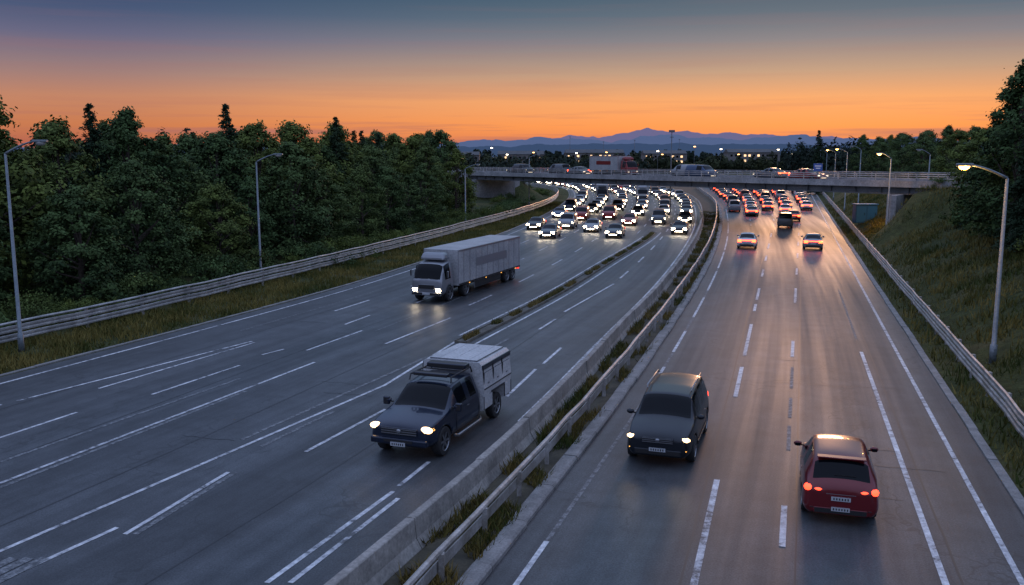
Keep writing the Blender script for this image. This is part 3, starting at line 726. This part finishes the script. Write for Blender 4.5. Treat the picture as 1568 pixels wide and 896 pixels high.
    box_into(bm,(0,2.98,.58),(1.75,.16,.2),0,.05); box_into(bm,(0,3.065,.6),(.9,.02,.1),2,.01); box_into(bm,(0,3.085,.52),(.46,.02,.12),7,.005)
    for k in range(6): box_into(bm,(-.16+.065*k,3.097,.52),(.03,.006,.06),2)
    box_into(bm,(0,-3.15,.55),(1.9,.12,.16),2,.02)
    for x in (.15,-.45): box_into(bm,(x,1.66,1.26),(.6,.02,.015),2,rot=.1)
    return finish('service_pickup_truck',bm)
def boxtruck(BL=7.2):
    yc=2.5-BL/2; yb=2.5-BL
    st=[(4.5,.5,.8,.9,.98,1.3,.95,1.38,.8,'p'),(4.45,.45,.9,.9,1.05,1.35,1.02,1.45,.9,'w'),(4.1,.45,.92,.9,1.08,1.4,1.04,2.35,.92,'s'),(3.2,.45,.92,.9,1.08,1.4,1.04,2.5,.92,'p'),(2.7,.45,.92,.9,1.08,1.4,1.04,2.5,.92,'p')]
    bm=body_bm(st,(3.5,),.52,.7,1)
    box_into(bm,(0,yc,1.95),(2.42,BL,2.25),9,.03); box_into(bm,(0,yc+.1,.65),(.9,BL+.2,.28),2)
    for s in (-1,1):
        wheel(bm,s*.98,3.5,.48,.28,s); wheel(bm,s*.95,yb+2.4,.48,.4,s); wheel(bm,s*.95,yb+1.3,.48,.4,s)
        if BL>9: wheel(bm,s*.95,1.2,.48,.4,s)
        box_into(bm,(s*1.12,yc+.5,.62),(.06,BL*.42,.5),2,.02); box_into(bm,(s*.78,4.47,.8),(.34,.08,.2),5,.02)
        box_into(bm,(s*1.214,yc,.9),(.02,BL-.2,.1),2); box_into(bm,(s*1.214,yc,3.0),(.02,BL-.1,.08),4)
        k=yb+.3
        while k<2.4: box_into(bm,(s*1.213,k,1.95),(.012,.04,2.0),4); k+=.95
        box_into(bm,(s*1.218,yc,2.05),(.008,BL*.5,.55),0)
        box_into(bm,(s*1.26,4.1,1.75),(.12,.1,.4),2,.03); box_into(bm,(s*.95,yb-.02,.75),(.3,.05,.14),6)
        for q in range(4): box_into(bm,(s*1.216,yb+1+q*BL/4,.84),(.02,.12,.05),8)
    box_into(bm,(0,3.3,2.75),(1.7,1.0,.45),0,.15,taper=(.85,.6))
    box_into(bm,(0,4.53,.98),(1.1,.05,.28),2,.02); box_into(bm,(0,4.52,.55),(2.0,.14,.2),2,.03); box_into(bm,(0,4.6,.56),(.5,.02,.12),7)
    for x in (-.45,.2): box_into(bm,(x,4.47,1.48),(.5,.03,.02),2)
    return finish('box_truck',bm)
me_h=hatch(); me_s=suv(); me_f=sedan_far(); me_v=sedan_far(True); me_p=pickup(); me_t=boxtruck(); me_tl=boxtruck(10.6)
def nrm(dx,dy):
    l=math.hypot(dx,dy); return dx/l,dy/l
dx,dy=nrm(-.37,-1)
cx,cy=-3.3-dx*3.1,26.0-dy*3.1
put(me_p,'service_pickup_truck',cx,cy,dx,dy,MATS(P_navy,p2=P_can),sc=(1.06,1.06,1.06))
def spots(x,y,dx,dy,front,hz,half,en,col=(1,.72,.42),name='headlamp_beam',sz=70):
    for s in (-1,1):
        l=bpy.data.lights.new(name,'SPOT'); l.energy=en; l.color=col; l.spot_size=math.radians(sz); l.spot_blend=1; l.shadow_soft_size=.08
        o=bpy.data.objects.new(name,l); COL.objects.link(o)
        o.location=(x+dx*(front+.14)+dy*s*half,y+dy*(front+.14)-dx*s*half,hz)
        o.rotation_euler=Vector((dx,dy,-.08)).to_track_quat('-Z','Y').to_euler()
spots(cx,cy,dx,dy,3.3,.98,.8,14)
sdx,sdy=nrm(-.33,-1); sx,sy=4.2-sdx*2.4,25.4-sdy*2.4
put(me_s,'suv',sx,sy,sdx,sdy,MATS(P_black),sc=(1.05,1.05,1.05)); spots(sx,sy,sdx,sdy,2.47,.8,.7,9)
rdx,rdy=nrm(.30,1)
put(me_h,'hatchback_car',8.0+rdx*2.17,21.2+rdy*2.17,rdx,rdy,MATS(P_red))
FAR=lambda p:MATS(p,M_headf,M_taill)
FARR=lambda p:MATS(p,M_headr,M_tailf)
tdx,tdy=nrm(-.40,-1); put(me_tl,'box_truck',-5.2-tdx*4.5,55.0-tdy*4.5,tdx,tdy,MATS(P_silver,M_headf,M_taill))
def car(x,y,dx,dy,me=None,z=0,away=False):
    me=me or (me_v if random.random()<.22 else me_f)
    nm={'passenger_van':'van','sedan_car':'car','box_truck':'box_truck'}.get(me.name,'car')
    put(me,nm,x,y,dx,dy,(FARR if away else FAR)(random.choice(PAINTS)),z)
for x,y,p in ((22.9,88.5,P_white),(28.9,87.5,P_silver),(33.8,113,P_grey),(35.2,134,P_silver),(38.2,124,P_dred),(41.5,139,P_white)):
    put(me_f if p!=P_grey else me_v,'car',x,y,*nrm(.3,1),FARR(p))
for s in (.12,.3,.48,.66,.86):
    y=random.uniform(138,152)
    while y<330:
        f=lambda q:fK(q)+(fE(q)-fK(q))*s
        car(f(y)+random.uniform(-.2,.2),y,*nrm(f(y+1)-f(y-1),2),away=True); y+=random.uniform(6.5,12)
lanes=[(.08,108),(.25,96),(.42,104),(.585,92),(.755,112),(.91,98)]
for s,y0 in lanes:
    y=y0+random.uniform(0,8); f=lane(s)
    while y<330:
        d=nrm(-(f(y+1)-f(y-1)),-2)
        me=me_t if (random.random()<.04 and y>150) else None
        car(f(y),y,*d,me=me)
        y+=random.uniform(12,22) if y<135 else random.uniform(6.8,12)
for s,o,t,di in ((29,2.8,0,1),(38,2.8,1,1),(12,2.8,0,1),(18,6.2,0,-1),(50,6.2,0,-1),(57,2.8,0,1),(66,6.2,0,-1),(4,6.2,0,-1),(75,2.8,0,1),(24,6.2,0,-1)):
    p=bpnt(s,o); me=me_t if t else random.choice((me_f,me_v)); car(p[0],p[1],BD.x*di,BD.y*di,me,p[2]+.006,away=True)

# ---------------------------------------------------------------- lamps, poles, signs
M_lampon=mat('sodium_lamp_lit',(1,.6,.2),.3,emit=(1,.45,.12),es=10,samp='NONE')
M_lampw=mat('white_lamp_lit',(1,.95,.85),.3,emit=(1,.82,.58),es=14,samp='NONE')
M_lampoff=mat('lamp_glass_unlit',(.3,.3,.28),.2)
def lamp(x,y,h,arm,side,on=None,z=None,en=0,r=.09):
    gz=(gh(x,y) if z is None else z)-.1; bm=bmesh.new()
    tube_into(bm,[(0,0,0),(0,0,.9),(0,0,.92),(0,0,h-gz-.3)],[r*1.5,r*1.45,r,r*.6],10)
    n=6; pts=[(side*arm*i/n,0,h-gz-.3+.55*math.sin(i/n*1.3)) for i in range(n+1)]
    tube_into(bm,pts,[r*.6-(r*.2)*i/n for i in range(n+1)],8)
    e=pts[-1]; box_into(bm,(e[0]+side*.28,0,e[2]+.02),(.66,.24,.12),0,.035); ell_into(bm,(e[0]+side*.3,0,e[2]-.06),(.24,.13,.13),1,8,6)
    box_into(bm,(0,0,.05),(.34,.34,.1),0)
    box_into(bm,(0,-r*1.5,.6),(.1,.02,.3),0)
    o=bm_obj('street_lamp',bm,[M_pole,on or M_lampoff]); o.location=(x,y,gz)
    if on:
        l=bpy.data.lights.new('lamp_light','POINT'); l.energy=en; l.color=(1,.52,.15); l.shadow_soft_size=.15
        q=bpy.data.objects.new('lamp_light',l); COL.objects.link(q); q.parent=o; q.location=(e[0]+side*.3,0,e[2]-.4)
lamp(-22.6,41.2,9.3,1.3,1); lamp(-18.3,66,8.7,1.3,1); lamp(-5.9,116,7.4,1.3,1); lamp(3.0,160,8.6,1.3,1)
lamp(20.3,37.7,8.3,1.5,-1,M_lampon,en=200,r=.1)
lamp(37.8,92,8.8,.9,-1,M_lampon,en=220); lamp(41.3,100,5.2,.5,-1,M_lampon,en=700)
lamp(49.5,131,9.8,1,-1); lamp(48,106,9.2,1,-1); 
for y in (140,175,215,260): lamp(fE(y)+3.5,y,9.5,1.3,-1,M_lampon if y<200 else None,en=200)
def pole(name,x,y,h,z0=0,r=.14,head=None):
    bm=bmesh.new(); tube_into(bm,[(0,0,0),(0,0,h)],[r,r*.5],8); box_into(bm,(0,0,h),(.9,.3,.35),1 if head else 0,.03); box_into(bm,(0,0,h-.9),(.6,.2,.1),0)
    o=bm_obj(name,bm,[M_girder,head or M_girder]); o.location=(x,y,z0)
pole('floodlight_mast',24.5,142,12.4,0,.13)
for x,y,h,hd in ((95,420,11,M_lampw),(121,420,10.8,M_lampw),(-9,410,11.5,M_lampw),(79,400,12,M_lampon),(60,380,10,M_lampw),(10,430,9.5,M_lampon),(30,430,9.2,M_lampw),(45,440,9.6,M_lampon),(108,440,8.6,M_lampon),(130,430,9,M_lampw),(-2,380,8.6,M_lampw),(70,430,8.6,M_lampon)):
    pole('floodlight_mast',x,y,h,0,.12,hd)
for x,h in ((26,17),(41,14),(55,15),(75,15.5)): pole('utility_pole',x*1.35,560,h+2,0,.2)
bm=bmesh.new(); tube_into(bm,[(0,0,-1.2),(0,0,.9)],.05,6,1); box_into(bm,(0,-.07,.45),(1.0,.05,.85),0,.01); box_into(bm,(0,-.1,.6),(.7,.012,.1),2); box_into(bm,(0,-.1,.35),(.5,.012,.1),2)
p=bpnt(78.5,.3); o=bm_obj('road_sign',bm,[mat('sign_blue',(.02,.10,.35),.4),M_pole,mat('sign_white',(.8,.8,.8),.4)]); o.location=(p[0],p[1],p[2]+1.2)
bm=bmesh.new(); box_into(bm,(0,0,1.1),(2.6,1.2,2.2),0,.04); box_into(bm,(0,0,2.25),(2.8,1.4,.12),1,.02)
for x in (-.65,.65): box_into(bm,(x,-.61,1.1),(1.15,.04,1.9),1,.01); box_into(bm,(x+.4,-.65,1.1),(.05,.05,.3),2)
o=bm_obj('equipment_cabin',bm,[mat('cabin_blue',(.03,.13,.22),.5),mat('cabin_blue_trim',(.04,.17,.27),.5),M_dark]); o.location=(43.2,112,gh(43.2,112)+.0)
M_wall=mottled('building_wall',(.12,.11,.11),(.2,.19,.18),.1,.85); M_roof=mottled('building_roof',(.06,.06,.065),(.1,.1,.1),.1,.8); M_win=mat('lit_window',(.5,.4,.3),.3,emit=(1,.62,.3),es=1.6,samp='NONE')
for x,y,w,h in ((5,520,26,8.4),(48,540,34,9.2),(92,560,26,8.8),(140,540,30,9.5),(-30,540,22,8)):
    bm=bmesh.new(); box_into(bm,(0,0,h/2),(w,12,h),0); box_into(bm,(0,0,h+.15),(w+.8,12.8,.3),1)
    v=[bm.verts.new(c) for c in ((-w/2,-6,h+.3),(w/2,-6,h+.3),(w/2,6,h+.3),(-w/2,6,h+.3),(-w/2,0,h+2.2),(w/2,0,h+2.2))]
    for q in ((0,1,5,4),(3,2,5,4),(0,3,4),(1,2,5)): bm.faces.new([v[i] for i in q]).material_index=1
    for r in range(2):
        k=-w/2+2
        while k<w/2-1: box_into(bm,(k,-6.03,h-1.6-r*3),(1.3,.1,1.2),2 if random.random()<.4 else 3); k+=2.6
    o=bm_obj('distant_building',bm,[M_wall,M_roof,M_win,M_glass]); o.location=(x,y,0)

# ---------------------------------------------------------------- hills
def ridge(name,D,P,col,em,amp,depth):
    xs=[p[0] for p in P]; hs=[p[1] for p in P]; X=[float(q) for q in np.arange(xs[0],xs[-1],D*.0022)]; v=[]; fcs=[]
    rows=[(-depth,0),(-depth*.5,.45),(-depth*.2,.8),(0,1),(depth*.4,.5),(depth,0)]
    for x in X:
        h=float(np.interp(x,xs,hs))+amp*(mn.fractal(Vector((x*22/D,D*.01,0)),.8,2.1,6))
        for dy,k in rows: v.append((x,D+dy+(1-k)*amp*2*mn.noise(Vector((x*20/D,dy,1))),h*k-1+(amp*.8*mn.noise(Vector((x*25/D,dy*.01,4))) if 0<k<1 else 0)))
    n=len(rows)
    for i in range(len(X)-1):
        for j in range(n-1): a=i*n+j; fcs.append((a,a+n,a+n+1,a+1))
    m=mat(name+'_haze',col,1,emit=em,es=1,spec=0,samp='NONE'); o=newobj(name,pymesh(name,v,fcs,smooth=True)); o.data.materials.append(m)  # aerial haze is put into the hill colour and a faint emission
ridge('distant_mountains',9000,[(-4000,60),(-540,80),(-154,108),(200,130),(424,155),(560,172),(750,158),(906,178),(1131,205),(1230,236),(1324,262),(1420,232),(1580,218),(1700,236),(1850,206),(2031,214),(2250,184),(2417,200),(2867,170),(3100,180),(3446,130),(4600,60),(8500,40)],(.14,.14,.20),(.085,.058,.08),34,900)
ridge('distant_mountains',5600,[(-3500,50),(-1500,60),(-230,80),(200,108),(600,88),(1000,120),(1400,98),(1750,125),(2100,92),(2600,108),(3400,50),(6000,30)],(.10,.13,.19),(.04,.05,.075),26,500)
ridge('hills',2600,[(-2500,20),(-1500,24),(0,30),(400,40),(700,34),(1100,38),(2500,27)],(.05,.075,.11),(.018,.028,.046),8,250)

# ---------------------------------------------------------------- world
w=bpy.data.worlds.new('World'); scene.world=w; w.use_nodes=True; nt=w.node_tree; nt.nodes.clear()
class W: pass
wm=W(); wm.node_tree=nt
SUN_AZ=math.radians(18); SUN_EL=math.radians(3.5)
sky=N(wm,'ShaderNodeTexSky',sky_type='NISHITA'); sky.sun_disc=False; sky.sun_elevation=SUN_EL; sky.sun_rotation=SUN_AZ
tc=N(wm,'ShaderNodeTexCoord'); sep=N(wm,'ShaderNodeSeparateXYZ'); L(wm,tc.outputs['Generated'],sep.inputs[0])
mx=N(wm,'ShaderNodeMath',operation='MAXIMUM'); L(wm,sep.outputs[2],mx.inputs[0]); mx.inputs[1].default_value=0
sq=N(wm,'ShaderNodeMath',operation='SQRT'); L(wm,mx.outputs[0],sq.inputs[0])
warm=ramp(wm,sq.outputs[0],[(0,(.50,.17,.13)),(.11,(.68,.18,.085)),(.17,(.84,.26,.085)),(.235,(.78,.31,.14)),(.29,(.44,.265,.21)),(.34,(.19,.175,.23)),(.375,(.085,.12,.19)),(.41,(.040,.084,.15)),(.6,(.30,.42,.62)),(1,(.80,.96,1.22))]).outputs[0]
cool=ramp(wm,sq.outputs[0],[(0,(.42,.41,.46)),(.3,(.50,.52,.62)),(.6,(.56,.66,.86)),(1,(.80,.96,1.22))]).outputs[0]
dot=N(wm,'ShaderNodeVectorMath',operation='DOT_PRODUCT'); L(wm,tc.outputs['Generated'],dot.inputs[0]); dot.inputs[1].default_value=(math.sin(SUN_AZ),math.cos(SUN_AZ),0)
mr=N(wm,'ShaderNodeMapRange',interpolation_type='SMOOTHSTEP'); L(wm,dot.outputs['Value'],mr.inputs[0]); mr.inputs[1].default_value=.1; mr.inputs[2].default_value=.72
base=mixc(wm,mr.outputs[0],cool,warm)
mg=N(wm,'ShaderNodeMapRange',interpolation_type='SMOOTHSTEP'); L(wm,dot.outputs['Value'],mg.inputs[0]); mg.inputs[1].default_value=.72; mg.inputs[2].default_value=1.0; mg.inputs[3].default_value=0; mg.inputs[4].default_value=1
gold=mixc(wm,mg.outputs[0],(.72,.77,.98),(1.18,1.25,1.08))
base=mixc(wm,1.0,base,gold,'MULTIPLY')
cn=noise(wm,mapping(wm,tc.outputs['Generated'],(2.2,2.2,60)),1.6,5,.55)
cb=ramp(wm,cn.outputs[0],[(.5,(0,0,0)),(.66,(1,1,1))]).outputs[0]
band=ramp(wm,sq.outputs[0],[(0,(.9,.9,.9)),(.17,(.7,.7,.7)),(.23,(.15,.15,.15)),(.4,(.05,.05,.05))]).outputs[0]
cf=mixc(wm,1.0,cb,band,'MULTIPLY')
base=mixc(wm,cf,base,(.40,.15,.14))
bg1=N(wm,'ShaderNodeBackground'); L(wm,base,bg1.inputs[0]); bg1.inputs[1].default_value=.98
bg2=N(wm,'ShaderNodeBackground'); L(wm,sky.outputs[0],bg2.inputs[0]); bg2.inputs[1].default_value=.002
ad=N(wm,'ShaderNodeAddShader'); L(wm,bg1.outputs[0],ad.inputs[0]); L(wm,bg2.outputs[0],ad.inputs[1])
out=N(wm,'ShaderNodeOutputWorld'); L(wm,ad.outputs[0],out.inputs[0])
sl=bpy.data.lights.new('sun','SUN'); sl.energy=.5; sl.angle=math.radians(6); sl.color=(1,.52,.28)
so=bpy.data.objects.new('sun',sl); COL.objects.link(so)
so.rotation_euler=Vector((-math.sin(SUN_AZ)*math.cos(.09),-math.cos(SUN_AZ)*math.cos(.09),-math.sin(.09))).to_track_quat('-Z','Y').to_euler()

# ---------------------------------------------------------------- camera
cd=bpy.data.cameras.new('camera'); cd.lens=32.1; cd.sensor_width=36; cd.clip_end=30000; cd.clip_start=.1
co=bpy.data.objects.new('camera',cd); COL.objects.link(co); co.location=(0,0,9); co.rotation_euler=(math.radians(90-8.65),0,0); scene.camera=co
